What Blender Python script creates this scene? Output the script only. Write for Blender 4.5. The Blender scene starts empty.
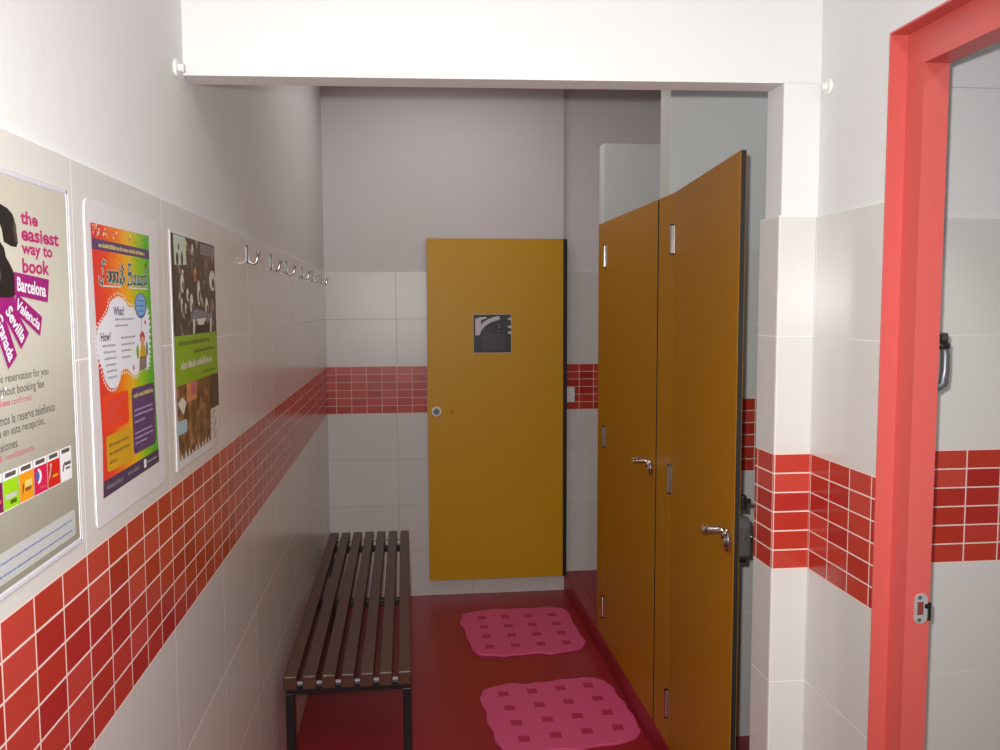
import bpy, bmesh, math, random
from mathutils import Vector, Matrix
random.seed(7)
C = bpy.context.scene.collection
SC = bpy.context.scene
ZB = 1.011          # bottom of the red tile band
TH = 0.253          # height of a large tile and of the band
TW = 0.403          # width of a large tile
ZT = ZB + 3*TH      # top of the tiling
W = 1.281           # corridor width
YH = 1.75           # plane of the pillar and header
D = 4.623           # back wall
J0 = 1.143          # a tile joint on the left wall

# ------------------------------------------------------------------ materials
def s2l(c):
    return tuple((v/12.92 if v <= .04045 else ((v+.055)/1.055)**2.4) for v in [x/255 for x in c])

def mat(name, col, rough=.5, metal=0., spec=.5, noise=0., nscale=20., bump=0., bscale=200., coat=0., lin=False):
    m = bpy.data.materials.new(name); m.use_nodes = True
    nt = m.node_tree; b = nt.nodes['Principled BSDF']
    c = col if lin else s2l(col)
    b.inputs['Base Color'].default_value = (*c, 1)
    b.inputs['Roughness'].default_value = rough
    b.inputs['Metallic'].default_value = metal
    b.inputs['Specular IOR Level'].default_value = spec
    b.inputs['Coat Weight'].default_value = coat
    tc = nt.nodes.new('ShaderNodeTexCoord')
    if noise:
        n = nt.nodes.new('ShaderNodeTexNoise'); n.inputs['Scale'].default_value = nscale; n.inputs['Detail'].default_value = 4
        nt.links.new(tc.outputs['Object'], n.inputs['Vector'])
        mx = nt.nodes.new('ShaderNodeMix'); mx.data_type = 'RGBA'
        mx.inputs['A'].default_value = (*[max(0, v*(1-noise)) for v in c], 1)
        mx.inputs['B'].default_value = (*[min(1, v*(1+noise)) for v in c], 1)
        nt.links.new(n.outputs['Fac'], mx.inputs['Factor'])
        nt.links.new(mx.outputs['Result'], b.inputs['Base Color'])
    if bump:
        n2 = nt.nodes.new('ShaderNodeTexNoise'); n2.inputs['Scale'].default_value = bscale; n2.inputs['Detail'].default_value = 3
        nt.links.new(tc.outputs['Object'], n2.inputs['Vector'])
        bp = nt.nodes.new('ShaderNodeBump'); bp.inputs['Strength'].default_value = bump; bp.inputs['Distance'].default_value = .002
        nt.links.new(n2.outputs['Fac'], bp.inputs['Height'])
        nt.links.new(bp.outputs['Normal'], b.inputs['Normal'])
    return m

def tile_mat(name, axis, u0, grout=(232, 228, 222), rough=.21, line=.0015):
    """large pale tiles with one course of small red tiles; axis 'x' or 'y' runs along the wall"""
    m = bpy.data.materials.new(name); m.use_nodes = True
    nt = m.node_tree; N = nt.nodes; L = nt.links; b = N['Principled BSDF']
    tc = N.new('ShaderNodeTexCoord'); sp = N.new('ShaderNodeSeparateXYZ'); L.new(tc.outputs['Object'], sp.inputs[0])
    def mt(op, a, bb=None, c=None):
        n = N.new('ShaderNodeMath'); n.operation = op
        for i, v in enumerate((a, bb, c)):
            if v is None: continue
            if isinstance(v, (int, float)): n.inputs[i].default_value = v
            else: L.new(v, n.inputs[i])
        return n.outputs[0]
    def cell(coord, off, size):
        d = mt('DIVIDE', mt('SUBTRACT', coord, off), size)
        fl = mt('FLOOR', d); fr = mt('SUBTRACT', d, fl)
        edge = mt('MULTIPLY', mt('MINIMUM', fr, mt('SUBTRACT', 1., fr)), size)
        return fl, edge
    u = sp.outputs['X' if axis == 'x' else 'Y']; v = sp.outputs['Z']
    lu, leu = cell(u, u0, TW); lv, lev = cell(v, ZB, TH)
    su, seu = cell(u, u0, TW/5); sv, sev = cell(v, ZB, TH/6)
    band = mt('MULTIPLY', mt('GREATER_THAN', v, ZB-.0012), mt('LESS_THAN', v, ZB+TH+.0012))
    le = mt('LESS_THAN', mt('MINIMUM', leu, lev), line*.75)
    se = mt('LESS_THAN', mt('MINIMUM', seu, sev), line)
    def rnd(a, bb):
        cb = N.new('ShaderNodeCombineXYZ'); L.new(a, cb.inputs[0]); L.new(bb, cb.inputs[1])
        w = N.new('ShaderNodeTexWhiteNoise'); w.noise_dimensions = '3D'; L.new(cb.outputs[0], w.inputs[0]); return w.outputs['Value']
    rp = N.new('ShaderNodeValToRGB'); e = rp.color_ramp.elements
    e[0].position = 0; e[0].color = (*s2l((166, 42, 38)), 1); e[1].position = 1; e[1].color = (*s2l((192, 70, 60)), 1)
    k = e.new(.5); k.color = (*s2l((180, 56, 40)), 1)
    L.new(rnd(su, sv), rp.inputs[0])
    rl = N.new('ShaderNodeValToRGB'); e = rl.color_ramp.elements
    e[0].color = (*s2l((209, 207, 203)), 1); e[1].color = (*s2l((215, 212, 207)), 1)
    L.new(rnd(lu, lv), rl.inputs[0])
    def mix(f, a, bb):
        x = N.new('ShaderNodeMix'); x.data_type = 'RGBA'; L.new(f, x.inputs['Factor'])
        for nm, val in (('A', a), ('B', bb)):
            if isinstance(val, tuple): x.inputs[nm].default_value = (*s2l(val), 1)
            else: L.new(val, x.inputs[nm])
        return x.outputs['Result']
    big = mix(le, rl.outputs[0], grout)
    small = mix(se, rp.outputs[0], (232, 205, 196))
    L.new(mix(band, big, small), b.inputs['Base Color'])
    b.inputs['Roughness'].default_value = rough
    anyg = mt('MAXIMUM', mt('MULTIPLY', band, se), mt('MULTIPLY', mt('SUBTRACT', 1., band), le))
    n = N.new('ShaderNodeTexNoise'); n.inputs['Scale'].default_value = 9; L.new(tc.outputs['Object'], n.inputs['Vector'])
    hgt = mt('SUBTRACT', mt('MULTIPLY', n.outputs['Fac'], .6), mt('MULTIPLY', anyg, .5))
    bp = N.new('ShaderNodeBump'); bp.inputs['Strength'].default_value = .35; bp.inputs['Distance'].default_value = .002
    L.new(hgt, bp.inputs['Height']); L.new(bp.outputs['Normal'], b.inputs['Normal'])
    rr = mt('ADD', mt('MULTIPLY', anyg, .5), rough); L.new(rr, b.inputs['Roughness'])
    return m

M = {}
M['plaster'] = mat('plaster', (220, 220, 219), .85, noise=.012, nscale=6, bump=.35, bscale=28)
M['plaster_back'] = mat('plaster_back', (220, 214, 214), .85, noise=.015, nscale=6, bump=.3, bscale=28)
M['partition'] = mat('partition', (212, 214, 211), .6, noise=.015, nscale=6, bump=.15, bscale=28)
M['tile_left'] = tile_mat('tile_left', 'y', J0)
M['tile_right'] = tile_mat('tile_right', 'y', 1.7485 - .0045)
M['tile_pillar'] = tile_mat('tile_pillar', 'x', 1.2015)
M['tile_other'] = tile_mat('tile_other', 'x', 1.6456 - .0806, grout=(218, 215, 210))
M['tile_back'] = tile_mat('tile_back', 'x', .369 - .0, grout=(176, 166, 160), rough=.32, line=.0014)
M['tile_niche'] = tile_mat('tile_niche', 'x', 1.372 - .0806, line=.0014)
M['tile_jamb'] = tile_mat('tile_jamb', 'y', 1.76 - .006, line=.0018)
M['floor'] = mat('floor', (150, 28, 42), .36, noise=.12, nscale=5, bump=.12, bscale=60)
M['riser'] = mat('riser', (146, 28, 42), .4, noise=.1, nscale=9)
M['yellow'] = mat('yellow', (204, 152, 8), .42, spec=.35, noise=.04, nscale=60, bump=.3, bscale=18)
M['ochre'] = mat('ochre', (178, 120, 4), .46, spec=.22, noise=.04, nscale=60, bump=.12, bscale=40)
M['core'] = mat('core', (22, 20, 18), .6)
M['red_paint'] = mat('red_paint', (202, 90, 84), .42, noise=.02, nscale=30)
M['chrome'] = mat('chrome', (205, 200, 196), .16, metal=1.)
M['steel'] = mat('steel', (190, 186, 182), .28, metal=1.)
M['grey_metal'] = mat('grey_metal', (120, 122, 126), .38, metal=.6)
M['dark_metal'] = mat('dark_metal', (60, 58, 58), .35, metal=.7)
M['lock_grey'] = mat('lock_grey', (104, 102, 102), .3, metal=.5)
M['wood'] = mat('wood', (76, 47, 36), .42, noise=.35, nscale=14, bump=.2, bscale=40)
M['black'] = mat('black', (16, 16, 17), .4)
M['spacer'] = mat('spacer', (150, 142, 150), .4, metal=.3)
M['pink'] = mat('pink', (222, 84, 134), .5, noise=.03, nscale=120, bump=.5, bscale=260)
M['pink_dark'] = mat('pink_dark', (182, 40, 84), .5)
M['white_plastic'] = mat('white_plastic', (232, 232, 228), .4)
M['hole'] = mat('hole', (40, 34, 32), .7)
M['maroon_hole'] = mat('maroon_hole', (120, 52, 50), .6)
M['zinc'] = mat('zinc', (214, 216, 214), .35, metal=.55)
# printed inks
for nm, c in dict(ink_beige=(206, 202, 184), ink_purple=(150, 22, 112), ink_magenta=(178, 30, 104), ink_black=(26, 22, 24), ink_white=(236, 232, 236),
                  ink_grey=(88, 84, 80), ink_rose=(190, 92, 108), ink_green=(150, 205, 24), ink_orange=(232, 150, 20), ink_crimson=(206, 22, 78), ink_red=(206, 32, 24),
                  ink_pale=(188, 190, 188), ink_maroon=(120, 30, 74), ink_violet=(88, 60, 104), ink_cloud=(228, 230, 238), ink_sky=(120, 168, 216), ink_blue=(70, 98, 160),
                  ink_tomato=(232, 66, 34), ink_mustard=(206, 158, 28), ink_bar=(72, 56, 84), ink_gold=(220, 205, 120), ink_lilac=(190, 176, 214), ink_skin=(210, 150, 120),
                  ink_dress=(176, 66, 60), ink_teal=(86, 128, 120), ink_leaf=(132, 170, 22), ink_darkleaf=(78, 100, 26), ink_mint=(190, 206, 190), ink_sepia=(78, 62, 56),
                  ink_cream=(214, 208, 196), ink_slate=(128, 126, 134), ink_umber=(112, 84, 52), ink_peach=(206, 138, 84), ink_aqua=(160, 196, 204), ink_night=(30, 30, 34),
                  ink_taupe=(130, 116, 106), sheet=(216, 213, 213), sleeve=(206, 202, 208), sign_black=(12, 10, 12), sign_grey=(82, 76, 78), sign_mark=(206, 196, 204)).items():
    M[nm] = mat(nm, c, .38)

def ramp_mat(name, stops, axis, lo, hi, tilt=0., noise=.0):
    """a printed colour gradient along an axis of the print"""
    m = bpy.data.materials.new(name); m.use_nodes = True; nt = m.node_tree; N = nt.nodes; L = nt.links
    b = N['Principled BSDF']; b.inputs['Roughness'].default_value = .38
    tc = N.new('ShaderNodeTexCoord'); sp = N.new('ShaderNodeSeparateXYZ'); L.new(tc.outputs['Object'], sp.inputs[0])
    ns = N.new('ShaderNodeTexNoise'); ns.inputs['Scale'].default_value = 22; L.new(tc.outputs['Object'], ns.inputs['Vector'])
    a = N.new('ShaderNodeMath'); a.operation = 'MULTIPLY_ADD'; L.new(sp.outputs['Z'], a.inputs[0]); a.inputs[1].default_value = tilt; L.new(sp.outputs[axis], a.inputs[2])
    c = N.new('ShaderNodeMath'); c.operation = 'MULTIPLY_ADD'; L.new(ns.outputs['Fac'], c.inputs[0]); c.inputs[1].default_value = noise; L.new(a.outputs[0], c.inputs[2])
    mr = N.new('ShaderNodeMapRange'); mr.inputs[1].default_value = lo; mr.inputs[2].default_value = hi; L.new(c.outputs[0], mr.inputs[0])
    rp = N.new('ShaderNodeValToRGB'); e = rp.color_ramp.elements
    e[0].position = stops[0][0]; e[0].color = (*s2l(stops[0][1]), 1); e[1].position = stops[-1][0]; e[1].color = (*s2l(stops[-1][1]), 1)
    for p, col in stops[1:-1]:
        k = e.new(p); k.color = (*s2l(col), 1)
    L.new(mr.outputs[0], rp.inputs[0]); L.new(rp.outputs[0], b.inputs['Base Color'])
    return m

def photo_mat(name, cols, scale):
    """a printed photograph too small to read: blotches of its own colours"""
    m = bpy.data.materials.new(name); m.use_nodes = True; nt = m.node_tree; N = nt.nodes; L = nt.links
    b = N['Principled BSDF']; b.inputs['Roughness'].default_value = .38
    tc = N.new('ShaderNodeTexCoord'); mp = N.new('ShaderNodeMapping'); mp.inputs['Scale'].default_value = scale; L.new(tc.outputs['Object'], mp.inputs[0])
    ns = N.new('ShaderNodeTexNoise'); ns.inputs['Scale'].default_value = 1; ns.inputs['Detail'].default_value = 6; L.new(mp.outputs[0], ns.inputs['Vector'])
    rp = N.new('ShaderNodeValToRGB'); rp.color_ramp.interpolation = 'LINEAR'; e = rp.color_ramp.elements
    e[0].position = cols[0][0]; e[0].color = (*s2l(cols[0][1]), 1); e[1].position = cols[-1][0]; e[1].color = (*s2l(cols[-1][1]), 1)
    for p, col in cols[1:-1]:
        k = e.new(p); k.color = (*s2l(col), 1)
    L.new(ns.outputs['Fac'], rp.inputs[0]); L.new(rp.outputs[0], b.inputs['Base Color'])
    return m

# ------------------------------------------------------------------ mesh builder
class MB:
    def __init__(s): s.bm = bmesh.new(); s.mats = []
    def mi(s, m):
        m = M[m] if isinstance(m, str) else m
        if m not in s.mats: s.mats.append(m)
        return s.mats.index(m)
    def _add(s, tmp, m, mtx=None, smooth=False):
        if mtx is not None: tmp.transform(mtx)
        i = s.mi(m); vm = {}
        for v in tmp.verts: vm[v] = s.bm.verts.new(v.co)
        for f in tmp.faces:
            try: nf = s.bm.faces.new([vm[v] for v in f.verts])
            except ValueError: continue
            nf.material_index = i; nf.smooth = smooth
        tmp.free()
    def box(s, x0, x1, y0, y1, z0, z1, m, bev=0., mtx=None, seg=2):
        t = bmesh.new(); bmesh.ops.create_cube(t, size=1)
        t.transform(Matrix.Translation(((x0+x1)/2, (y0+y1)/2, (z0+z1)/2)) @ Matrix.Diagonal((x1-x0, y1-y0, z1-z0, 1)))
        if bev: bmesh.ops.bevel(t, geom=t.edges[:], offset=bev, segments=seg, affect='EDGES', profile=.5)
        s._add(t, m, mtx); return s
    def cyl(s, p0, p1, r, m, seg=20, r2=None, bev=0.):
        p0, p1 = Vector(p0), Vector(p1); d = p1-p0
        t = bmesh.new(); bmesh.ops.create_cone(t, cap_ends=True, segments=seg, radius1=r, radius2=r if r2 is None else r2, depth=d.length)
        if bev:
            es = [e for e in t.edges if abs(e.verts[0].co.z-e.verts[1].co.z) < 1e-6]
            bmesh.ops.bevel(t, geom=es, offset=bev, segments=2, affect='EDGES', profile=.5)
        q = d.to_track_quat('Z', 'Y').to_matrix().to_4x4()
        s._add(t, m, Matrix.Translation((p0+p1)/2) @ q, smooth=False)
        return s
    def tube(s, pts, r, m, seg=12, close=False):
        pts = [Vector(p) for p in pts]; t = bmesh.new(); rings = []; n = len(pts)
        up = None
        for i, p in enumerate(pts):
            tg = (pts[min(i+1, n-1)] - pts[max(i-1, 0)]).normalized()
            if up is None: up = tg.orthogonal().normalized()
            up = (up - tg*up.dot(tg)).normalized(); w = tg.cross(up)
            rr = r[i] if isinstance(r, (list, tuple)) else r
            rings.append([t.verts.new(p + rr*(math.cos(a)*up + math.sin(a)*w)) for a in [2*math.pi*k/seg for k in range(seg)]])
        for a, b in zip(rings, rings[1:]):
            for k in range(seg): t.faces.new((a[k], a[(k+1) % seg], b[(k+1) % seg], b[k]))
        t.faces.new(rings[0][::-1]); t.faces.new(rings[-1])
        s._add(t, m, smooth=True); return s
    def prism(s, poly, a0, a1, m, plane='yz', mtx=None, bev=0.):
        """polygon in a plane, extruded along the third axis from a0 to a1"""
        def P(u, v, a): return {'yz': (a, u, v), 'xz': (u, a, v), 'xy': (u, v, a)}[plane]
        t = bmesh.new(); A = [t.verts.new(P(u, v, a0)) for u, v in poly]; B = [t.verts.new(P(u, v, a1)) for u, v in poly]
        n = len(poly)
        t.faces.new(A[::-1]); t.faces.new(B)
        for k in range(n): t.faces.new((A[k], A[(k+1) % n], B[(k+1) % n], B[k]))
        bmesh.ops.recalc_face_normals(t, faces=t.faces[:])
        if bev:
            es = [e for e in t.edges if all(abs(v.co['xyz'.index({'yz': 'x', 'xz': 'y', 'xy': 'z'}[plane])]-a1) < 1e-7 for v in e.verts)]
            bmesh.ops.bevel(t, geom=es, offset=bev, segments=2, affect='EDGES', profile=.5)
        big = [f for f in t.faces if len(f.verts) > 4]
        if big: bmesh.ops.triangulate(t, faces=big)
        s._add(t, m, mtx); return s
    def ink(s, poly, m, lay, mtx):
        """flat printed shape: polygon (u,v) on the print, on layer lay"""
        t = bmesh.new(); f = t.faces.new([t.verts.new((u, v, lay*.00012)) for u, v in poly])
        f.normal_update()
        if f.normal.z < 0: bmesh.ops.reverse_faces(t, faces=[f])
        bmesh.ops.triangulate(t, faces=t.faces[:])
        s._add(t, m, mtx); return s
    def rect(s, u0, u1, v0, v1, m, lay, mtx): return s.ink([(u0, v0), (u1, v0), (u1, v1), (u0, v1)], m, lay, mtx)
    def text(s, body, u0, u1, v0, v1, m, lay, mtx, bold=0., rot=None, shear=0.):
        """lettering fitted to the box u0..u1, v0..v1 on the print"""
        cu = bpy.data.curves.new('t', 'FONT'); cu.body = body; cu.offset = bold; cu.resolution_u = 3; cu.shear = shear
        o = bpy.data.objects.new('t', cu); C.objects.link(o)
        dg = bpy.context.evaluated_depsgraph_get(); me = bpy.data.meshes.new_from_object(o.evaluated_get(dg))
        bpy.data.objects.remove(o); bpy.data.curves.remove(cu)
        t = bmesh.new(); t.from_mesh(me); bpy.data.meshes.remove(me)
        xs = [v.co.x for v in t.verts]; ys = [v.co.y for v in t.verts]
        sx = (u1-u0)/(max(xs)-min(xs)); sy = (v1-v0)/(max(ys)-min(ys))
        for v in t.verts: v.co = Vector((u0+(v.co.x-min(xs))*sx, v0+(v.co.y-min(ys))*sy, lay*.00012))
        mm = mtx @ rot if rot is not None else mtx
        s._add(t, m, mm); return s
    def build(s, name, parent=None, loc=None):
        me = bpy.data.meshes.new(name); bmesh.ops.recalc_face_normals(s.bm, faces=[f for f in s.bm.faces if 0])
        s.bm.to_mesh(me); s.bm.free()
        for m in s.mats: me.materials.append(m)
        o = bpy.data.objects.new(name, me); C.objects.link(o)
        if parent is not None: o.parent = parent
        if loc is not None: o.location = loc
        return o

def struct(o): o['kind'] = 'structure'; return o
def thing(name, label, cat, loc=(0, 0, 0), rotz=0., group=None):
    o = bpy.data.objects.new(name, None); C.objects.link(o); o.location = loc; o.rotation_euler = (0, 0, rotz); o.empty_display_size = .05
    return tag(o, label, cat, group)
def tag(o, label, cat, group=None):
    o['label'] = label; o['category'] = cat
    if group: o['group'] = group
    return o

# ------------------------------------------------------------------ the room
CH = 2.78
b = MB(); b.box(-.15, 1.33, -2.2, D, -.1, 0, 'floor'); b.box(1.33, 3.2, -2.2, YH, -.1, 0, 'floor'); struct(b.build('floor'))
b = MB(); b.box(-.15, 3.2, -2.2, 4.8, CH, CH+.1, 'plaster'); struct(b.build('ceiling'))
b = MB(); b.box(-.15, -.006, -2.2, 4.8, ZT-.02, CH, 'plaster'); b.box(-.15, 0, -2.2, D, 0, ZT, 'tile_left', .0)
struct(b.build('wall_left'))
b = MB(); b.box(-.006, 1.276, D+.006, 4.8, ZT, CH, 'plaster_back'); b.box(0, 1.283, D, 4.8, 0, ZT, 'tile_back')
struct(b.build('wall_back'))
b = MB(); b.box(1.276, 2.55, D+.046, 4.8, ZT-.05, CH, 'plaster_back'); b.box(1.283, 2.55, D+.04, 4.8, 0, ZT, 'tile_niche')
struct(b.build('wall_niche'))
# header and the pillar on the right, with a soft plaster arris
b = MB(); b.prism([(-.006, 2.0305), (1.209, 2.0455), (3.1, 2.0455), (3.1, CH), (-.006, CH)], YH+.006, YH+.075, 'plaster', 'xz')
struct(b.build('wall_header'))
b = MB()
b.box(1.207, 3.1, YH+.006, YH+.09, ZT-.002, 2.05, 'plaster', .003)
b.box(1.2015, W+.004, YH, YH+.095, 0, ZT+.002, 'tile_pillar', .0)
b.box(1.333, 3.1, YH, YH+.09, 0, ZT, 'tile_other')
b.box(1.2, 1.2015, YH+.001, YH+.098, 0, ZT+.002, 'tile_jamb')
struct(b.build('wall_pillar'))
# right wall with the doorway, the frame set back in it
YO = 1.488; YF = 1.434; YN = .60
b = MB()
b.box(W+.006, 1.345, YO, YH+.006, ZT, CH, 'plaster'); b.box(W, 1.345, YO, YH, 0, ZT, 'tile_right')
b.box(W+.006, 1.345, YN-.048, YO, 2.067, CH, 'plaster')
b.box(W+.006, 1.345, -2.2, YN-.048, ZT, CH, 'plaster'); b.box(W, 1.345, -2.2, YN-.048, 0, ZT, 'tile_right')
struct(b.build('wall_right'))
b = MB(); b.box(-.15, 3.2, -2.3, -2.2, 0, CH, 'plaster'); struct(b.build('wall_front'))
b = MB(); b.box(3.1, 3.2, -2.2, YH+.09, 0, CH, 'plaster'); struct(b.build('wall_side_room'))
b = MB(); b.box(2.5, 2.6, YH+.09, D+.04, 0, CH, 'plaster_back'); struct(b.build('wall_cubicles'))

# red painted door frame: painted reveal, flat face, inner jamb
fr = MB(); R = 'red_paint'
fr.box(W-.0005, 1.3145, YO-.0025, YO+.001, 0, 2.0665, R, .0006); fr.box(W-.0005, 1.3145, YN-.049, YN-.0455, 0, 2.0665, R, .0006)
fr.box(W-.0005, 1.3145, YN-.0455, YO-.0025, 2.0635, 2.0675, R, .0006)
fr.box(1.314, 1.361, YF, YO-.0005, 0, 2.064, R); fr.box(1.314, 1.361, YN-.0475, YN, 0, 2.064, R)
fr.box(1.314, 1.361, YN, YF, 2.002, 2.064, R)
fr.box(1.3452, 1.361, YF+.001, YO+.05, 0, 2.11, R, .001); fr.box(1.3452, 1.361, YN-.1, YN-.001, 0, 2.11, R, .001); fr.box(1.3452, 1.361, YN-.1, YO+.05, 2.003, 2.11, R, .001)
dr = struct(fr.build('door_1'))
sk = MB()
def stadium(u0, u1, v0, v1, r, n=6):
    out = []
    for cu, cv, a0 in ((u1-r, v1-r, 0), (u0+r, v1-r, 90), (u0+r, v0+r, 180), (u1-r, v0+r, 270)):
        out += [(cu+r*math.cos(math.radians(a0+90*k/n)), cv+r*math.sin(math.radians(a0+90*k/n))) for k in range(n+1)]
    return out
def SK(u, v): return (1.331+u, 1.0025+v)
sk.prism(stadium(1.331, 1.3565, 1.0025, 1.0585, .0115), YF-.0002, YF-.0017, 'zinc', 'xz')
sk.prism([SK(.0055, .0165), SK(.0175, .0165), SK(.0175, .0405), SK(.0055, .0405)], YF-.0017, YF-.002, 'maroon_hole', 'xz')
sk.prism([SK(.0195, .029), SK(.0255, .027), SK(.0255, .037), SK(.0195, .036)], YF-.0017, YF-.002, 'dark_metal', 'xz')
sk.box(1.3565, 1.3625, YF-.004, YF-.0002, 1.008, 1.042, 'dark_metal', .001)
for z in (1.0095, 1.0515): sk.cyl((1.3405, YF-.0017, z), (1.3405, YF-.0027, z), .0038, 'grey_metal', 12)
o = sk.build('strike_plate', dr); o['label'] = 'zinc strike plate with two screws'

# grey pull handle on the far side of the frame
t = thing('pull_handle', 'grey metal pull handle behind the red door frame', 'handle', (1.3612, 1.46, 1.483))
h = MB(); h.tube([(.0, 0, -.046), (.018, 0, -.049), (.027, 0, -.044), (.0295, 0, -.02), (.029, 0, .012), (.025, 0, .028), (0, 0, .034)], [.008, .008, .008, .0075, .0075, .007, .007], 'grey_metal'); h.build('grip', t)
h = MB(); h.box(0, .028, -.011, .011, .030, .050, 'dark_metal', .003); h.box(.016, .033, -.009, .009, .020, .032, 'dark_metal', .002); h.cyl((.02, -.012, .041), (.02, .0, .041), .0055, 'steel', 12); o = h.build('bracket', t); o['label'] = 'dark bracket with screw'

# raised step along the cubicles
b = MB(); b.box(1.281, 1.345, YH+.095, D+.04, -.05, .094, 'riser', .003); b.box(1.345, 2.5, 2.88, D+.04, -.05, .094, 'riser'); b.box(1.345, 2.5, YH+.09, 2.88, -.05, .055, 'riser')
struct(b.build('floor_step'))
# partitions
b = MB(); b.box(1.3005, 2.5, 2.83, 2.945, ZT, CH, 'partition', .004); b.box(1.3005, 2.5, 2.8295, 2.9455, .05, ZT, 'tile_niche'); struct(b.build('wall_partition'))
b = MB(); b.box(1.3005, 2.5, 3.8, 3.88, .094, 2.303, 'partition', .004); struct(b.build('wall_low_partition'))

# ------------------------------------------------------------------ yellow doors
def hinge(parent, loc, mtx, h=.09):
    k = MB(); z = loc[2]
    k.box(-.0032, 0, -.016, -.003, -h/2, h/2, 'steel', .001); k.box(-.0040, 0, .006, .022, -h/2, h/2, 'steel', .001)
    k.cyl((-.006, 0, -h/2), (-.006, 0, h/2), .0068, 'chrome', 14, bev=.001)
    k.cyl((-.006, 0, -h/2-.004), (-.006, 0, -h/2), .0078, 'dark_metal', 14); k.cyl((-.006, 0, h/2), (-.006, 0, h/2+.004), .0078, 'dark_metal', 14)
    o = k.build('hinge', parent); o.location = loc; return o

def hpl(y0, y1, z0, z1, m, th=.0145):
    """compact laminate board: coloured faces, black core edges; outer face at x=0"""
    k = MB(); t = bmesh.new()
    k.box(.0012, th-.0012, y0, y1, z0, z1, 'core'); k.box(0, .0012, y0, y1, z0, z1, m); k.box(th-.0012, th, y0+.0015, y1-.0015, z0+.002, z1-.002, m)
    return k

def lever(parent, y, z, s):
    """chrome lever on a round rose, on the face x=0; s = +1 lever points to +y"""
    k = MB()
    k.cyl((0, y, z), (-.013, y, z), .029, 'chrome', 28, bev=.004); k.cyl((-.013, y, z), (-.017, y, z), .019, 'chrome', 24, bev=.002)
    k.tube([(-.010, y, z+.006), (-.013, y, z+.018), (-.018, y, z+.0255), (-.030, y, z+.027)], [.0105, .0095, .0075, .0065], 'chrome')
    k.cyl((-.026, y, z+.027), (-.058, y-s*.0, z+.0265), .0112, 'chrome', 20, bev=.002); k.cyl((-.059, y, z+.0265), (-.069, y, z+.0265), .0116, 'chrome', 20, bev=.002)
    o = k.build('handle', parent); o['label'] = 'chrome peg handle rising from a round rose'; return o

ZD0, ZD1 = .098, 1.945
# far cubicle door (shut)
t1 = thing('cubicle_door', 'shut orange yellow cubicle door on the step, the farther of the two with chrome handles', 'door', (1.2812, 0, 0))
hpl(3.662, 3.80, ZD0, ZD1, 'ochre').build('side_panel', t1)
lf = hpl(2.9, 3.659, ZD0, ZD1, 'ochre').build('door_leaf', t1)
lever(lf, 2.945, 1.008, 1)
for z in (1.797, 1.012, .245): hinge(t1, (0, 3.6605, z), None)
# near cubicle door (ajar)
t2 = thing('cubicle_door', 'tall orange yellow cubicle door standing ajar beside the tiled pillar', 'door', (1.2812, 0, 0))
hpl(2.7215, 2.882, ZD0, ZD1, 'ochre').build('side_panel', t2)
k = hpl(-.761, -.0015, ZD0, ZD1, 'ochre'); lf2 = k.build('door_leaf', t2); lf2.location = (0, 2.72, 0); lf2.rotation_euler = (0, 0, -math.atan2(.0825, .757))
lever(lf2, -.723, 1.007, 1)
k = MB()                                               # indicator lock on the inner face
pl = [(-.745, .962), (-.705, .962), (-.705, 1.045), (-.712, 1.058), (-.725, 1.064), (-.738, 1.058), (-.745, 1.045)]
k.prism([(-.752, .975), (-.70, .975), (-.70, 1.05), (-.706, 1.06), (-.72, 1.066), (-.738, 1.066), (-.748, 1.058), (-.752, 1.045)], .018, .045, 'lock_grey', 'yz', bev=.004)
k.cyl((.018, -.735, 1.012), (.052, -.735, 1.012), .009, 'chrome', 16, bev=.002); k.cyl((.03, -.753, 1.02), (.03, -.749, 1.02), .004, 'chrome', 10)
k.cyl((.018, -.74, .968), (.034, -.74, .968), .012, 'black', 14)
o = k.build('lock_case', lf2); o['label'] = 'dark grey lock case with a chrome knob'
k = MB(); k.box(.018, .032, -.757, -.735, 1.09, 1.125, 'black', .003); k.cyl((.025, -.757, 1.112), (.04, -.757, 1.112), .006, 'black', 10); o = k.build('door_bumper', lf2); o['label'] = 'small black rubber bumper'
for z in (1.797, 1.012, .245): hinge(t2, (0, 2.7205, z), None)

# closet door on the back wall
t3 = thing('closet_door', 'bright yellow closet door flat on the back wall under a black notice', 'door', (.533, D, .09))
k = MB(); k.box(0, .735, -.030, -.0288, 0, 1.853, 'yellow'); k.box(.0, .735, -.0288, -.004, 0, 1.853, 'core'); k.build('door_leaf', t3)
k = MB(); k.box(.736, .757, -.0285, -.0015, -.002, 1.853, 'core', .001); o = k.build('side_post', t3); o['label'] = 'narrow black post'
k = MB(); k.cyl((.045, -.030, .930), (.045, -.036, .930), .027, 'white_plastic', 32, bev=.002); k.cyl((.045, -.036, .930), (.045, -.0375, .930), .018, 'grey_metal', 28, bev=.001); k.cyl((.045, -.0375, .930), (.045, -.0385, .930), .008, 'dark_metal', 16)
o = k.build('keyhole', t3); o['label'] = 'round white lock rose with a grey centre'
k = MB(); k.cyl((.126, -.030, .928), (.126, -.0335, .928), .009, 'ochre', 16, bev=.002); o = k.build('screw_cap', t3); o['label'] = 'small brown screw cap'

for t in (t1, t2, t3): t['kind'] = 'thing'
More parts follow.
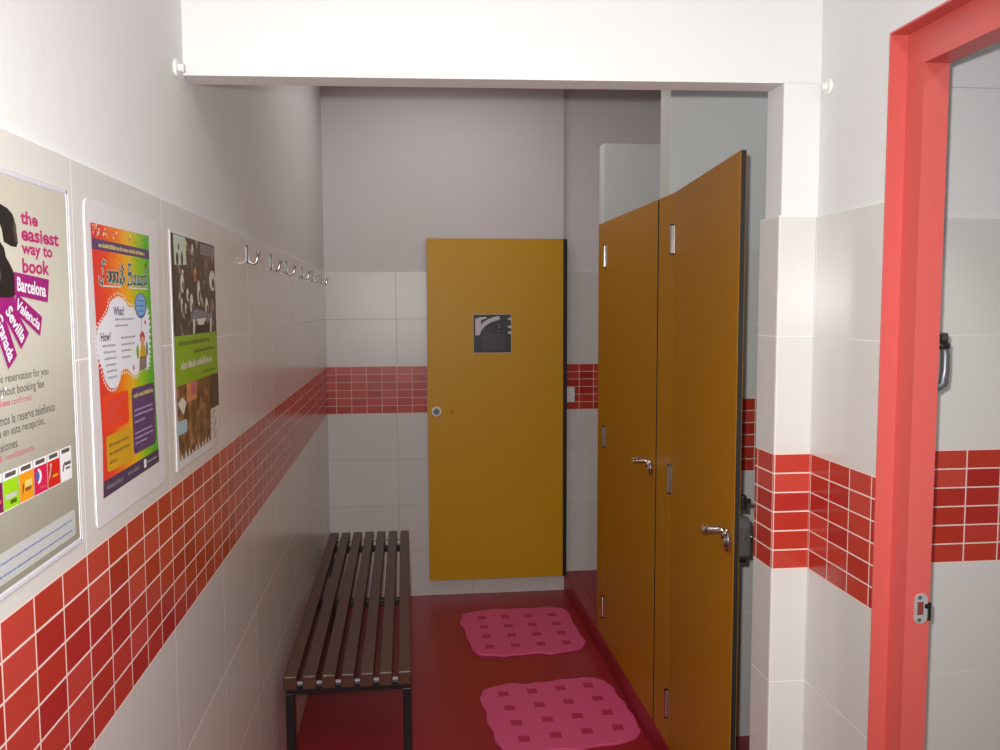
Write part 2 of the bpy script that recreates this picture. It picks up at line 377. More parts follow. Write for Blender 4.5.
# black notice on it
SX = Matrix(((1, 0, 0, .780), (0, 0, -1, D-.0306), (0, 1, 0, 1.335), (0, 0, 0, 1)))      # u = x, v = z, towards the viewer
k = MB(); k.rect(-.002, .205, -.002, .206, 'sign_mark', 0, SX); k.rect(0, .203, 0, .204, 'sign_black', 1, SX)
k.ink([(.010, .092), (.034, .096), (.041, .118), (.064, .144), (.094, .163), (.142, .178), (.142, .193), (.130, .196), (.090, .184), (.056, .166), (.041, .148), (.041, .176), (.072, .184), (.070, .191), (.034, .190), (.010, .180)], 'sign_mark', 2, SX)
for u, v in ((.136, .148), (.141, .137), (.135, .115)): k.rect(u-.003, u+.003, v-.004, v+.004, 'ink_slate', 2, SX)
for v0 in (.178, .135, .104): k.ink([(.184, v0), (.203, v0-.006), (.203, v0+.010), (.190, v0+.009)], 'sign_mark', 2, SX)
for i in range(11): k.rect(.05, .05+random.uniform(.11, .14), .012+i*.0083, .0148+i*.0083, 'sign_grey', 2, SX)
o = k.build('notice'); tag(o, 'square black notice with a white brush mark on the yellow closet door', 'sign')

# ------------------------------------------------------------------ wall fittings
def coat_hook():
    t = bpy.data.objects.new('coat_hook', None); C.objects.link(t); t.empty_display_size = .03
    k = MB(); k.prism(stadium(-.0065, .0065, -.030, .020, .0064), 0, .0028, 'grey_metal', 'yz', bev=.0008)
    for z in (.012, -.024): k.cyl((.0028, 0, z), (.0042, 0, z), .0032, 'dark_metal', 10)
    k.build('back_plate', t)
    k = MB(); k.tube([(.002, 0, -.012), (.005, 0, -.022), (.011, 0, -.030), (.018, 0, -.031), (.0245, 0, -.026), (.028, 0, -.016), (.030, 0, -.004)], [.0042, .0042, .004, .004, .004, .004, .0042], 'chrome')
    k.cyl((.030, 0, -.005), (.0304, 0, .001), .0055, 'chrome', 12, bev=.0015)
    k.build('hook', t)
    return t
hk = coat_hook()
lab = ['chrome coat hook nearest the posters on the left wall', 'second chrome coat hook from the posters on the left wall', 'third chrome coat hook from the posters on the left wall',
       'third chrome coat hook from the back corner on the left wall', 'second chrome coat hook from the back corner on the left wall', 'chrome coat hook right in the back corner of the left wall']
for i, y in enumerate((2.345, 2.755, 3.11, 3.575, 3.97, 4.40)):
    if i == 0: o = hk
    else:
        o = hk.copy(); C.objects.link(o)
        for ch in list(hk.children):
            c = ch.copy(); C.objects.link(c); c.parent = o
    o.location = (0, y, 1.728); tag(o, lab[i], 'hook', 'chrome coat hooks in a row on the left wall')

def wall_plug(s):
    k = MB(); k.cyl((0, 0, 0), (s*.007, 0, 0), .0165, 'white_plastic', 24, bev=.003); k.cyl((s*.007, 0, 0), (s*.014, 0, 0), .007, 'white_plastic', 16, bev=.0015); k.cyl((s*.014, 0, 0), (s*.018, 0, 0), .0085, 'white_plastic', 16, bev=.002)
    return k
o = wall_plug(1).build('wall_anchor'); o.location = (-.006, 1.69, 2.027); tag(o, 'small white screw anchor on the left wall by the end of the header', 'anchor', 'white wall anchors')
o = wall_plug(-1).build('wall_anchor'); o.location = (W+.006, 1.717, 2.03); tag(o, 'small white screw anchor on the right wall above the pillar tiles', 'anchor', 'white wall anchors')

k = MB(); k.box(1.29, 1.345, D+.028, D+.04, 1.052, 1.135, 'white_plastic', .003); k.box(1.300, 1.334, D+.0245, D+.028, 1.066, 1.121, 'white_plastic', .002)
o = k.build('wall_switch'); tag(o, 'white switch plate on the red tiles between closet door and cubicle door', 'switch')

# ------------------------------------------------------------------ bench
bn = thing('bench', 'dark wooden slatted bench on black steel legs along the left wall', 'bench', (.225, 3.46, 0))
for i in range(7):
    x = -.197 + i*.0585
    k = MB(); k.box(x, x+.042, -.85, .85, .405, .45, 'wood', .004); k.build('slat', bn)
for y in (-.80, -.04, .74):
    k = MB(); k.box(-.195, .195, y-.016, y+.016, .378, .4048, 'black', .002); k.build('crossbar', bn)
for y in (-.836, .80):
    k = MB(); k.cyl((-.19, y, .422), (.19, y, .422), .006, 'spacer', 12); o = k.build('tie_rod', bn); o['label'] = 'grey metal rod through the slat ends'
for x in (-.182, .182):
    for y in (-.80, .74):
        k = MB(); k.box(x-.0135, x+.0135, y-.0135, y+.0135, 0.004, .378, 'black', .002); k.box(x-.016, x+.016, y-.016, y+.016, 0, .012, 'black', .002); k.build('leg', bn)

# ------------------------------------------------------------------ bath mats
def bath_mat(outline, sq, label):
    # smooth the wavy outline
    n = len(outline); pts = []
    for i in range(n):
        p0, p1, p2, p3 = [Vector(outline[(i+j-1) % n]) for j in range(4)]
        for tt in (0, .25, .5, .75):
            pts.append(.5*((2*p1)+(-p0+p2)*tt+(2*p0-5*p1+4*p2-p3)*tt**2+(-p0+3*p1-3*p2+p3)*tt**3))
    pts = [p + .004*math.sin(i*1.15+len(pts))*Vector((math.cos(i*.07), math.sin(i*.07))) for i, p in enumerate(pts)]
    cx = sum(p.x for p in pts)/len(pts); cy = sum(p.y for p in pts)/len(pts)
    t = thing('bath_mat', label, 'mat', (cx, cy, 0), 0, 'pink bath mats')
    k = MB(); k.prism([(p.x-cx, p.y-cy) for p in pts], .0005, .009, 'pink', 'xy', bev=.003); k.build('mat_body', t)
    (a, b_, c, d) = [Vector(p) for p in sq]; s = .021
    k = MB(); k.box(-s, s, -s, s, .0085, .0100, 'pink_dark', .0006)
    for e in (-.012, 0, .012): k.box(e-.0025, e+.0025, -s*.8, s*.8, .0100, .0106, 'pink_dark')
    first = k.build('square_inset', t); first['label'] = 'dark pink square'
    for i in range(16):
        u, v = (i % 4)/3, (i//4)/3
        p = (a*(1-u)+b_*u)*(1-v) + (c*(1-u)+d*u)*v
        o = first if i == 0 else first.copy()
        if i: C.objects.link(o); o.parent = t
        o.location = (p.x-cx, p.y-cy, 0)
bath_mat([(.674, 4.203), (.700, 4.291), (.769, 4.321), (.853, 4.342), (.949, 4.338), (1.057, 4.336), (1.150, 4.341), (1.212, 4.313), (1.236, 4.226), (1.232, 4.063), (1.240, 3.928), (1.236, 3.833), (1.2, 3.785), (1.129, 3.763), (1.065, 3.747), (.984, 3.762), (.898, 3.749), (.816, 3.753), (.735, 3.771), (.704, 3.835), (.693, 3.962), (.680, 4.096)],
         [(.783, 4.222), (1.145, 4.223), (.787, 3.849), (1.150, 3.856)], 'pink bath mat with dark squares lying farther back below the closet door')
bath_mat([(.696, 3.332), (.718, 3.4), (.77, 3.436), (.832, 3.453), (.903, 3.445), (.982, 3.455), (1.061, 3.466), (1.142, 3.475), (1.215, 3.453), (1.250, 3.385), (1.256, 3.3), (1.266, 3.207), (1.272, 3.118), (1.270, 3.026), (1.255, 2.974), (1.203, 2.935), (1.101, 2.915), (1.0, 2.900), (.91, 2.905), (.83, 2.893), (.765, 2.905), (.732, 2.95), (.722, 3.03), (.709, 3.134), (.706, 3.24)],
         [(.794, 3.356), (1.155, 3.395), (.828, 2.987), (1.188, 3.031)], 'nearer pink bath mat with dark squares beside the ajar cubicle door')

# ------------------------------------------------------------------ posters on the left wall; print plane u = y, v = z
def PX(x): return Matrix(((0, 0, 1, x), (1, 0, 0, 0), (0, 1, 0, 0), (0, 0, 0, 1)))
def rbox(k, u0, u1, v0, v1, m, lay, mt, r=.006): k.ink(stadium(u0, u1, v0, v1, r, 4), m, lay, mt)
def line(k, u0, u1, v, hgt, m, lay, mt, words=None):
    """a line of print too small to read"""
    u = u0; rest = random.randint(3, 9)
    while u < u1-hgt*.3:
        w = min(hgt*random.uniform(.28, .5), u1-u); h2 = hgt*random.choice((.72, .72, .72, 1.)); k.rect(u, u+w, v, v+h2, m, lay, mt)
        rest -= 1; u += w+hgt*.2
        if rest <= 0: u += hgt*.4; rest = random.randint(3, 9)
def ell(cu, cv, ru, rv, n=20, a0=0, a1=360): return [(cu+ru*math.cos(math.radians(a0+(a1-a0)*i/n)), cv+rv*math.sin(math.radians(a0+(a1-a0)*i/n))) for i in range(n if a1-a0 == 360 else n+1)]

# 1: telephone booking poster in a clear sleeve
P = PX(.0030)
t = thing('booking_poster', 'beige poster with a black telephone and purple city signs on the left wall', 'poster', (.0, .96, 1.5))
def child(k, name, parent):
    o = k.build(name, parent); o.matrix_parent_inverse = Matrix.Translation(parent.location).inverted(); return o
k = MB(); k.box(.0002, .0022, .792, 1.124, 1.286, 1.727, 'sleeve', .0008)
k.box(.0022, .0031, 1.1160, 1.1225, 1.288, 1.727, 'sleeve', .001); k.box(.0022, .0031, .795, 1.122, 1.7215, 1.727, 'sleeve', .001); k.box(.0022, .0031, .795, 1.122, 1.288, 1.2925, 'sleeve', .001)
o = child(k, 'poster_mount', t); o['label'] = 'pale plastic sleeve with a raised rim'
M['p1'] = ramp_mat('print_beige', [(0, (142, 138, 124)), (.35, (168, 164, 150)), (.7, (200, 197, 184)), (1, (192, 188, 172))], 'Z', 1.29, 1.72, noise=.04)
k = MB(); k.rect(.80, 1.1145, 1.295, 1.720, M['p1'], 0, P)
k.text('the', .986, 1.030, 1.674, 1.6885, 'ink_magenta', 2, P, .03); k.text('easiest', .986, 1.087, 1.656, 1.6715, 'ink_magenta', 2, P, .03)
k.text('way to', .985, 1.067, 1.6375, 1.6535, 'ink_magenta', 2, P, .03); k.text('book', .985, 1.056, 1.621, 1.637, 'ink_magenta', 2, P, .03)
# telephone: handset over the cradle and body
k.ink([(.842, 1.655), (.846, 1.676), (.862, 1.689), (.90, 1.694), (.938, 1.690), (.956, 1.687), (.967, 1.682), (.974, 1.672), (.977, 1.653), (.973, 1.648), (.961, 1.648), (.944, 1.6515), (.941, 1.664), (.936, 1.671), (.90, 1.674), (.875, 1.668), (.872, 1.655), (.862, 1.648), (.848, 1.647)], 'ink_black', 2, P)
k.ink([(.868, 1.645), (.88, 1.652), (.934, 1.652), (.944, 1.645), (.947, 1.636), (.958, 1.627), (.964, 1.620), (.964, 1.597), (.952, 1.594), (.856, 1.594), (.853, 1.62), (.862, 1.636)], 'ink_black', 3, P)
k.ink(ell(.908, 1.617, .026, .014), 'ink_grey', 4, P); k.ink(ell(.908, 1.617, .012, .006), 'ink_black', 5, P)
k.ink([(.969, 1.680), (.974, 1.671), (.976, 1.655), (.971, 1.652), (.966, 1.666)], 'ink_sepia', 3, P)
def flag(p, body, m):
    (a, b2, c, d) = [Vector(q) for q in p]; k.ink([tuple(q) for q in (a, b2, c, d)], 'ink_purple', m, P)
    def mp(u, v): return (a*(1-u)+b2*u)*v + (d*(1-u)+c*u)*(1-v)
    o0 = mp(.07, .2); ux = mp(.93, .2)-o0; vy = mp(.07, .82)-o0
    k.text(body, 0, 1, 0, 1, 'ink_white', m+1, P, .025, Matrix(((ux.x, vy.x, 0, o0.x), (ux.y, vy.y, 0, o0.y), (0, 0, 1, 0), (0, 0, 0, 1))))
k.ink([(.86, 1.597), (.965, 1.597), (.958, 1.583), (.93, 1.575), (.88, 1.58)], 'ink_purple', 1, P)
flag([(.964, 1.6215), (1.053, 1.616), (1.047, 1.5895), (.963, 1.597)], 'Barcelona', 4)
flag([(.967, 1.599), (1.029, 1.573), (1.021, 1.5515), (.954, 1.582)], 'Valencia', 6)
flag([(.952, 1.592), (.992, 1.5555), (.971, 1.539), (.930, 1.579)], 'Sevilla', 8)
flag([(.930, 1.585), (.960, 1.533), (.938, 1.520), (.906, 1.574)], 'Granada', 10)
k.text('ne reservation for you', .915, 1.040, 1.504, 1.5155, 'ink_grey', 2, P, .005); k.text('without booking fee', .907, 1.0265, 1.490, 1.5025, 'ink_grey', 2, P, .005)
line(k, .86, .940, 1.4825, .0062, 'ink_rose', 2, P); k.text('confirmed.', .944, .994, 1.4822, 1.4892, 'ink_rose', 2, P)
k.text('mos la reserva telefónica', .9155, 1.054, 1.463, 1.4735, 'ink_grey', 2, P, .005); k.text('a en esta recepción,', .912, 1.024, 1.4485, 1.460, 'ink_grey', 2, P, .005)
k.text('misiones', .9, .953, 1.4365, 1.4455, 'ink_grey', 2, P, .005); k.text('inmediatamente.', .922, .995, 1.4262, 1.4332, 'ink_rose', 2, P); line(k, .84, .918, 1.4265, .0062, 'ink_rose', 2, P)
for (a, b2) in ((.9295, 1.4985), (.9205, 1.491)): k.rect(a, a+.004, b2, b2+.0035, 'ink_white', 4, P)
cols = ['ink_crimson', 'ink_maroon', 'ink_green', 'ink_orange', 'ink_crimson', 'ink_red', 'ink_white']
for i, c in enumerate(cols):
    u0 = .843 + (i)*.0366; u1 = u0+.0345
    k.rect(u0, u1, 1.3745, 1.415, 'ink_white', 1, P); k.rect(u0, u1, 1.3755, 1.4062, c, 2, P)
    k.rect(u0+.005, u1-.005, 1.4085, 1.4133, 'ink_grey', 2, P)
    if c == 'ink_green': k.rect(u0+.004, u1-.006, 1.386, 1.391, 'ink_pale', 3, P); k.rect(u0+.014, u1-.006, 1.3795, 1.384, 'ink_darkleaf', 3, P)
    elif c == 'ink_orange': k.rect(u0+.013, u1-.004, 1.390, 1.397, 'ink_gold', 3, P); k.rect(u0+.013, u1-.006, 1.3855, 1.389, 'ink_umber', 3, P); k.ink([(u0+.005, 1.383), (u0+.009, 1.386), (u0+.011, 1.396), (u0+.008, 1.394)], 'ink_sepia', 3, P)
    elif i == 4: k.ink(ell(u0+.011, 1.395, .0085, .0085, 14, -100, 100), 'ink_white', 3, P); k.ink(ell(u0+.009, 1.3955, .005, .006, 14), 'ink_blue', 4, P); k.rect(u0+.014, u1-.004, 1.380, 1.382, 'ink_rose', 3, P)
    elif c == 'ink_red': k.ink([(u0+.002, 1.385), (u0+.006, 1.388), (u0+.012, 1.403), (u0+.006, 1.403), (u0+.008, 1.399)], 'ink_pale', 3, P); k.ink([(u0+.009, 1.385), (u0+.017, 1.401), (u0+.015, 1.390)], 'ink_sepia', 3, P); k.rect(u0+.012, u1-.006, 1.386, 1.389, 'ink_orange', 3, P)
    elif i == 6: k.ink([(u0+.005, 1.386), (u0+.009, 1.388), (u0+.014, 1.399), (u0+.008, 1.395)], 'ink_sepia', 3, P); k.rect(u0+.013, u1-.003, 1.393, 1.397, 'ink_grey', 3, P); k.rect(u0+.015, u1-.006, 1.388, 1.3905, 'ink_grey', 3, P)
    else: k.rect(u0+.004, u1-.004, 1.385, 1.389, 'ink_rose', 3, P)
rbox(k, .81, 1.101, 1.302, 1.3345, 'ink_pale', 1, P, .006)
for v in (1.322, 1.309): line(k, .82, 1.09, v, .0026, 'ink_blue', 2, P)
child(k, 'print', t)

# 2: rainbow coloured poster in a white holder
t = thing('rainbow_poster', 'rainbow coloured poster with a white cloud and blue balloon in a white holder', 'poster', (.0, 1.345, 1.5))
k = MB(); k.prism(stadium(1.180, 1.512, 1.286, 1.726, .012), .0003, .0016, 'sheet', 'yz', bev=.0005); o = child(k, 'poster_mount', t); o['label'] = 'white holder sheet with rounded corners'
P = PX(.0019)
M['p2'] = ramp_mat('print_rainbow', [(0, (206, 36, 52)), (.28, (224, 66, 36)), (.5, (236, 138, 20)), (.66, (226, 176, 30)), (.8, (150, 190, 20)), (1, (84, 170, 44))], 'Y', 1.195, 1.475, noise=.05)
k = MB(); k.ink([(1.199, 1.696), (1.461, 1.699), (1.458, 1.66), (1.462, 1.5), (1.475, 1.326), (1.206, 1.323), (1.212, 1.40), (1.206, 1.55)], M['p2'], 0, P)
for i in range(60):
    u = 1.205+random.random()**1.6*.22; v = 1.68+random.random()*.014; r = random.choice((.0012, .0018, .0026)); k.ink(ell(u, v, r, r*.8, 8), random.choice(('ink_white', 'ink_gold', 'ink_rose')), 1, P)
k.rect(1.201, 1.459, 1.6615, 1.676, 'ink_violet', 1, P); line(k, 1.226, 1.434, 1.6655, .0062, 'ink_gold', 2, P)
# big outlined script title: two illegible words with a mark between, drawn as looping strokes
def stroke(pts, w, m, lay):
    for (a, b2), (c, d) in zip(pts, pts[1:]):
        dx, dy = c-a, d-b2; l = math.hypot(dx, dy) or 1; nx, ny = -dy/l*w/2, dx/l*w/2
        ex, ey = dx/l*w*.3, dy/l*w*.3
        k.ink([(a-ex+nx, b2-ey+ny), (c+ex+nx, d+ey+ny), (c+ex-nx, d+ey-ny), (a-ex-nx, b2-ey-ny)], m, lay, P)
def glyphs(lay, w, m):
    stroke([(1.252, 1.645), (1.243, 1.648), (1.237, 1.640), (1.241, 1.626), (1.234, 1.616), (1.223, 1.618), (1.224, 1.625)], w, m, lay)
    for u in (1.262, 1.278, 1.294): stroke([(u+.005, 1.632), (u-.003, 1.634), (u-.006, 1.626), (u-.001, 1.619), (u+.005, 1.622), (u+.006, 1.633), (u+.007, 1.619)], w, m, lay)
    stroke([(1.310, 1.646), (1.309, 1.620), (1.313, 1.618)], w, m, lay)
    stroke([(1.330, 1.622), (1.316, 1.637), (1.320, 1.646), (1.327, 1.640), (1.314, 1.624), (1.320, 1.617), (1.332, 1.628)], w, m, lay)
    stroke([(1.346, 1.617), (1.350, 1.648), (1.362, 1.648), (1.362, 1.636), (1.352, 1.634), (1.364, 1.630), (1.364, 1.619), (1.346, 1.617)], w, m, lay)
    for u in (1.377, 1.395, 1.412): stroke([(u-.006, 1.634), (u-.006, 1.620), (u+.001, 1.618), (u+.004, 1.632), (u+.006, 1.618)], w, m, lay)
    stroke([(1.434, 1.634), (1.425, 1.632), (1.426, 1.619), (1.435, 1.622), (1.438, 1.651), (1.440, 1.618)], w, m, lay)
glyphs(2, .0062, 'ink_cream'); glyphs(3, .0036, 'ink_teal'); k.rect(1.228, 1.312, 1.612, 1.6145, 'ink_cream', 2, P); k.rect(1.350, 1.444, 1.6115, 1.614, 'ink_cream', 2, P)
cl = [(1.205, 1.538), (1.214, 1.556), (1.235, 1.567), (1.254, 1.577), (1.266, 1.590), (1.295, 1.597), (1.322, 1.593), (1.341, 1.582), (1.366, 1.581), (1.394, 1.566), (1.432, 1.580), (1.444, 1.560), (1.442, 1.53), (1.438, 1.505), (1.428, 1.488), (1.392, 1.490), (1.369, 1.482), (1.348, 1.486), (1.324, 1.495), (1.300, 1.492), (1.290, 1.480), (1.272, 1.472), (1.250, 1.474), (1.234, 1.484), (1.226, 1.498), (1.210, 1.516)]
cs = []
for i in range(len(cl)):
    p0, p1, p2, p3 = [Vector(cl[(i+j-1) % len(cl)]) for j in range(4)]
    for tt in (0, .33, .67): cs.append(.5*((2*p1)+(-p0+p2)*tt+(2*p0-5*p1+4*p2-p3)*tt**2+(-p0+3*p1-3*p2+p3)*tt**3))
k.ink([tuple(p) for p in cs], 'ink_cloud', 2, P)
for p in cs[::1]: k.ink(ell(p.x, p.y, .0042, .0032, 8), 'ink_cloud', 3, P); 
ce = Vector((1.325, 1.535))
for p in cs: q = p+(p-ce).normalized()*.0075; k.ink(ell(q.x, q.y, .0022, .0018, 8), 'ink_white', 1, P)
k.ink(ell(1.403, 1.586, .030, .0195, 24), 'ink_blue', 4, P); k.ink(ell(1.402, 1.587, .026, .017, 24), 'ink_sky', 5, P)
for v, a, b2 in ((1.593, 1.385, 1.421), (1.585, 1.382, 1.424), (1.577, 1.388, 1.418)): line(k, a, b2, v, .0028, 'ink_blue', 6, P)
k.rect(1.4015, 1.4035, 1.545, 1.567, 'ink_slate', 4, P)
k.text('What?', 1.275, 1.321, 1.572, 1.585, 'ink_bar', 4, P, .02); k.text('How?', 1.220, 1.259, 1.537, 1.5495, 'ink_bar', 4, P, .02)
for u0, u1, v in ((1.280, 1.364, 1.565), (1.280, 1.337, 1.556), (1.304, 1.370, 1.538), (1.304, 1.366, 1.528), (1.304, 1.350, 1.519), (1.304, 1.345, 1.509), (1.225, 1.278, 1.529), (1.228, 1.28, 1.520), (1.230, 1.28, 1.511), (1.234, 1.278, 1.502), (1.238, 1.280, 1.493), (1.243, 1.282, 1.484)): line(k, u0, u1, v, .0035, 'ink_slate', 4, P)
# a child figure holding the balloon: plain shapes
k.ink(ell(1.406, 1.536, .013, .010, 14), 'ink_dress', 4, P); k.ink(ell(1.406, 1.530, .010, .008, 14), 'ink_skin', 5, P); k.ink([(1.396, 1.524), (1.417, 1.524), (1.424, 1.505), (1.388, 1.505)], 'ink_mustard', 4, P)
k.ink([(1.388, 1.506), (1.424, 1.506), (1.422, 1.487), (1.384, 1.485)], 'ink_taupe', 4, P); k.ink(ell(1.380, 1.515, .007, .011, 12), 'ink_leaf', 3, P); k.ink(ell(1.428, 1.517, .006, .012, 12), 'ink_teal', 3, P)
k.ink(ell(1.423, 1.560, .004, .004, 8), 'ink_crimson', 4, P); k.ink(ell(1.357, 1.492, .004, .0045, 8), 'ink_crimson', 4, P)
rbox(k, 1.217, 1.327, 1.412, 1.461, 'ink_tomato', 1, P, .007)
for u1, v in ((1.312, 1.449), (1.297, 1.4405), (1.270, 1.432), (1.312, 1.4235)): line(k, 1.228, u1, v, .0032, 'ink_rose', 2, P)
rbox(k, 1.343, 1.461, 1.360, 1.461, 'ink_violet', 1, P, .008); line(k, 1.352, 1.454, 1.446, .0066, 'ink_gold', 2, P)
for i, (u1, v) in enumerate(((1.448, 1.425), (1.450, 1.417), (1.405, 1.407), (1.44, 1.390), (1.446, 1.382), (1.41, 1.374))): line(k, 1.353, u1, v, .0034, 'ink_lilac', 2, P)
rbox(k, 1.226, 1.338, 1.355, 1.4055, 'ink_mustard', 1, P, .007)
for u1, v in ((1.322, 1.389), (1.330, 1.377), (1.27, 1.365)): line(k, 1.236, u1, v, .005, 'ink_umber', 2, P)
k.ink([(1.210, 1.346), (1.472, 1.348), (1.474, 1.3265), (1.2065, 1.3235)], 'ink_bar', 2, P)
k.text('SURF', 1.222, 1.26, 1.331, 1.339, 'ink_slate', 3, P) if False else line(k, 1.220, 1.29, 1.332, .007, 'ink_slate', 3, P)
line(k, 1.312, 1.365, 1.334, .007, 'ink_slate', 3, P); k.rect(1.391, 1.403, 1.3305, 1.344, 'ink_white', 3, P); line(k, 1.408, 1.464, 1.336, .0032, 'ink_pale', 3, P)
child(k, 'print', t)

# 3: green and brown photo poster
t = thing('concert_poster', 'brown photo poster with a lime green band, third poster nearest the coat hooks', 'poster', (.0, 1.77, 1.5))
k = MB(); k.box(.0003, .0018, 1.587, 1.952, 1.286, 1.7215, 'sheet', .0006); o = child(k, 'poster_mount', t); o['label'] = 'white margin sheet'
P = PX(.0021)
M['p3'] = photo_mat('print_sepia', [(0, (44, 34, 32)), (.50, (74, 60, 54)), (.60, (96, 82, 72)), (.66, (176, 166, 154)), (1, (226, 222, 214))], (1, 30, 34))
M['p3b'] = photo_mat('print_collage', [(0, (40, 30, 24)), (.42, (92, 64, 40)), (.55, (132, 96, 56)), (.68, (176, 130, 90)), (1, (220, 190, 150))], (1, 34, 38))
k = MB(); k.rect(1.594, 1.945, 1.530, 1.7165, M['p3'], 0, P)
k.rect(1.594, 1.604, 1.54, 1.7165, 'ink_night', 1, P); k.ink([(1.608, 1.715), (1.695, 1.715), (1.70, 1.664), (1.612, 1.660)], 'ink_mint', 1, P)
for u, v, a, b2 in ((1.632, 1.672, .009, .012), (1.666, 1.674, .008, .013), (1.645, 1.694, .006, .006)): k.ink(ell(u, v, a, b2, 12), 'ink_sepia', 2, P)
k.rect(1.812, 1.945, 1.690, 1.7125, 'ink_taupe', 1, P)
for i in range(6): k.rect(1.820+i*.021, 1.8325+i*.021, 1.692, 1.711, 'ink_slate', 2, P)
for (u, v, a, b2, m) in ((1.748, 1.690, .010, .017, 'ink_cream'), (1.742, 1.668, .008, .018, 'ink_slate'), (1.765, 1.648, .012, .014, 'ink_peach'), (1.70, 1.700, .008, .010, 'ink_gold'), (1.86, 1.665, .014, .022, 'ink_taupe'), (1.915, 1.640, .030, .022, 'ink_cream'), (1.885, 1.672, .012, .018, 'ink_umber'),
                     (1.662, 1.628, .013, .018, 'ink_cream'), (1.668, 1.648, .007, .006, 'ink_white'), (1.70, 1.607, .010, .012, 'ink_cream'), (1.79, 1.612, .013, .026, 'ink_cream'), (1.73, 1.588, .013, .022, 'ink_cream'), (1.857, 1.584, .015, .020, 'ink_cream'), (1.655, 1.588, .007, .013, 'ink_cream'), (1.683, 1.582, .007, .010, 'ink_cream'), (1.91, 1.572, .022, .030, 'ink_taupe')):
    k.ink(ell(u, v, a, b2, 14), m, 2, P)
    k.ink(ell(u+a*.3, v-b2*.25, a*.45, b2*.5, 10), 'ink_sepia', 3, P)
k.ink([(1.72, 1.575), (1.76, 1.580), (1.86, 1.574), (1.91, 1.566), (1.902, 1.552), (1.80, 1.556), (1.715, 1.556)], 'ink_slate', 3, P)
for u in (1.735, 1.882): k.ink([(u, 1.560), (u+.016, 1.560), (u+.012, 1.532), (u-.004, 1.532)], 'ink_cream', 4, P)
k.ink([(1.762, 1.548), (1.87, 1.548), (1.872, 1.531), (1.756, 1.531)], 'ink_night', 3, P); k.ink([(1.765, 1.560), (1.85, 1.562), (1.82, 1.548), (1.775, 1.548)], 'ink_cream', 5, P)
k.rect(1.594, 1.945, 1.440, 1.531, 'ink_leaf', 4, P)
line(k, 1.616, 1.87, 1.512, .010, 'ink_darkleaf', 5, P); line(k, 1.735, 1.92, 1.494, .008, 'ink_darkleaf', 5, P); line(k, 1.632, 1.888, 1.468, .015, 'ink_cream', 5, P); line(k, 1.80, 1.92, 1.450, .004, 'ink_darkleaf', 5, P)
k.ink([(1.594, 1.440), (1.945, 1.440), (1.945, 1.368), (1.862, 1.366), (1.858, 1.303), (1.604, 1.303)], M['p3b'], 4, P)
k.rect(1.668, 1.744, 1.404, 1.440, 'ink_peach', 5, P); k.rect(1.700, 1.740, 1.414, 1.440, 'ink_rose', 6, P); k.rect(1.758, 1.835, 1.415, 1.44, 'ink_umber', 5, P)
k.ink([(1.600, 1.408), (1.632, 1.418), (1.664, 1.405), (1.640, 1.384)], 'ink_cream', 5, P); k.ink([(1.594, 1.376), (1.662, 1.374), (1.664, 1.350), (1.594, 1.350)], 'ink_aqua', 5, P)
k.rect(1.862, 1.945, 1.370, 1.44, 'ink_sepia', 5, P)
for i in range(9): u = 1.61+i*.027; k.ink([(u, 1.304), (u+.010, 1.304+random.uniform(.006, .016)), (u+.018, 1.304)], 'ink_cream', 5, P)
k.rect(1.866, 1.945, 1.292, 1.368, 'ink_cream', 5, P); 
for i in range(7): k.ink(ell(1.895+.012*math.sin(i*2.1), 1.306+i*.009, .012, .0042, 8), 'ink_taupe', 6, P); k.ink(ell(1.895+.012*math.sin(i*2.1), 1.306+i*.009, .008, .0022, 8), 'ink_cream', 7, P)
child(k, 'print', t)

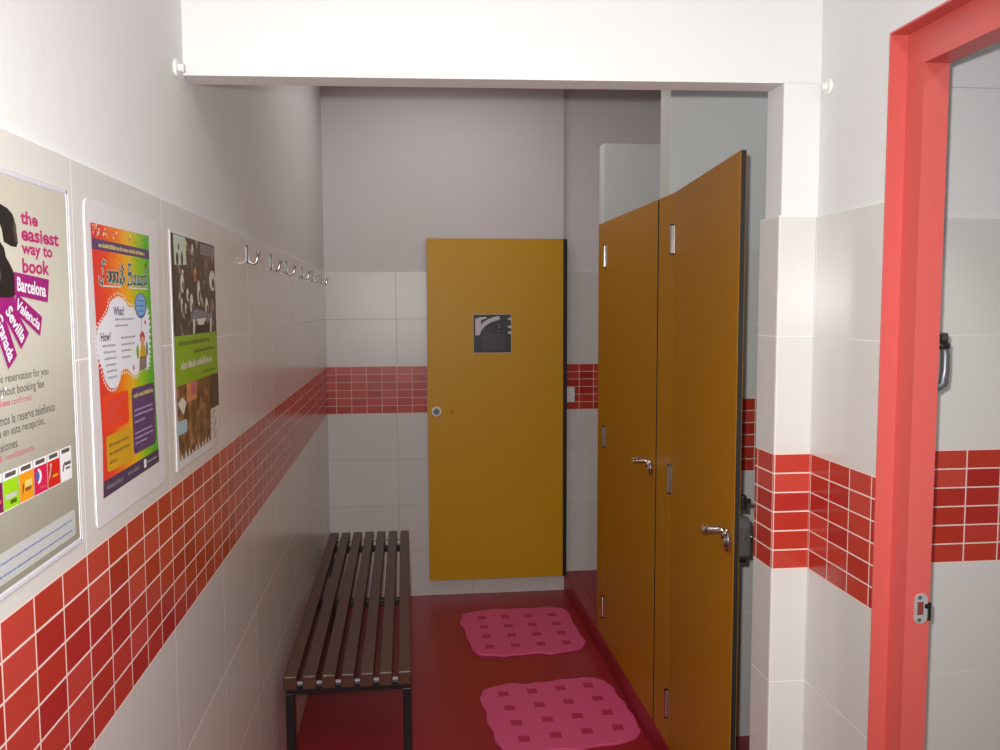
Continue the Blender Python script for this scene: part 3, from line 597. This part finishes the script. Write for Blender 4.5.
# ------------------------------------------------------------------ camera
f, yaw, pitch, roll, cx, cz = 857.71, .1104, .08, -.0034, .4132, 1.5834
sy, cy, sp, cp = math.sin(yaw), math.cos(yaw), math.sin(pitch), math.cos(pitch)
fw = Vector((sy*cp, cy*cp, -sp)); r0 = Vector((cy, -sy, 0)); u0 = r0.cross(fw)
r = math.cos(roll)*r0 + math.sin(roll)*u0; u = -math.sin(roll)*r0 + math.cos(roll)*u0
cam = bpy.data.cameras.new('camera'); cam.sensor_width = 36; cam.lens = 36*f/1000; cam.clip_start = .02
co = bpy.data.objects.new('camera', cam); C.objects.link(co)
co.matrix_world = Matrix(((r.x, u.x, -fw.x, cx), (r.y, u.y, -fw.y, 0), (r.z, u.z, -fw.z, cz), (0, 0, 0, 1)))
SC.camera = co

# ------------------------------------------------------------------ light: the camera's own flash, then unseen area lights as fill
fl = bpy.data.lights.new('flash', 'SPOT'); fl.energy = 118; fl.shadow_soft_size = .012; fl.spot_size = math.radians(105); fl.spot_blend = .9; fl.color = (1, .995, .985)
fo = bpy.data.objects.new('flash', fl); C.objects.link(fo)
fo.matrix_world = Matrix.Translation(r*(-.03)+u*.04) @ co.matrix_world
def area(name, loc, sx, sy_, e, col=(1, 1, 1)):
    a = bpy.data.lights.new(name, 'AREA'); a.shape = 'RECTANGLE'; a.size = sx; a.size_y = sy_; a.energy = e; a.color = col
    o = bpy.data.objects.new(name, a); C.objects.link(o); o.location = loc; return o
area('front_fill', (.64, -.2, CH-.03), .3, 1.2, 20, (1, .99, .97))  # unseen overhead light, added as ambient fill for the front room
area('side_room_fill', (2.3, .3, CH-.03), .6, .6, 8, (.95, 1, 1))  # unseen fill light for the room past the red frame
area('cubicle_fill', (1.9, 2.3, CH-.03), .3, .3, 1.2, (.9, .97, 1))  # unseen weak, cool fill light behind the ajar door
area('back_wall_fill', (.66, 3.55, CH-.03), .8, 1.5, 6.5, (1, .97, .96))  # unseen light added to lift the back wall, no fixture there
w = bpy.data.worlds.new('world'); SC.world = w; w.use_nodes = True; w.node_tree.nodes['Background'].inputs[0].default_value = (.02, .02, .02, 1)
vs = SC.view_settings; vs.view_transform = 'Standard'; vs.look = 'None'; vs.exposure = .1; vs.gamma = 1; vs.use_curve_mapping = False
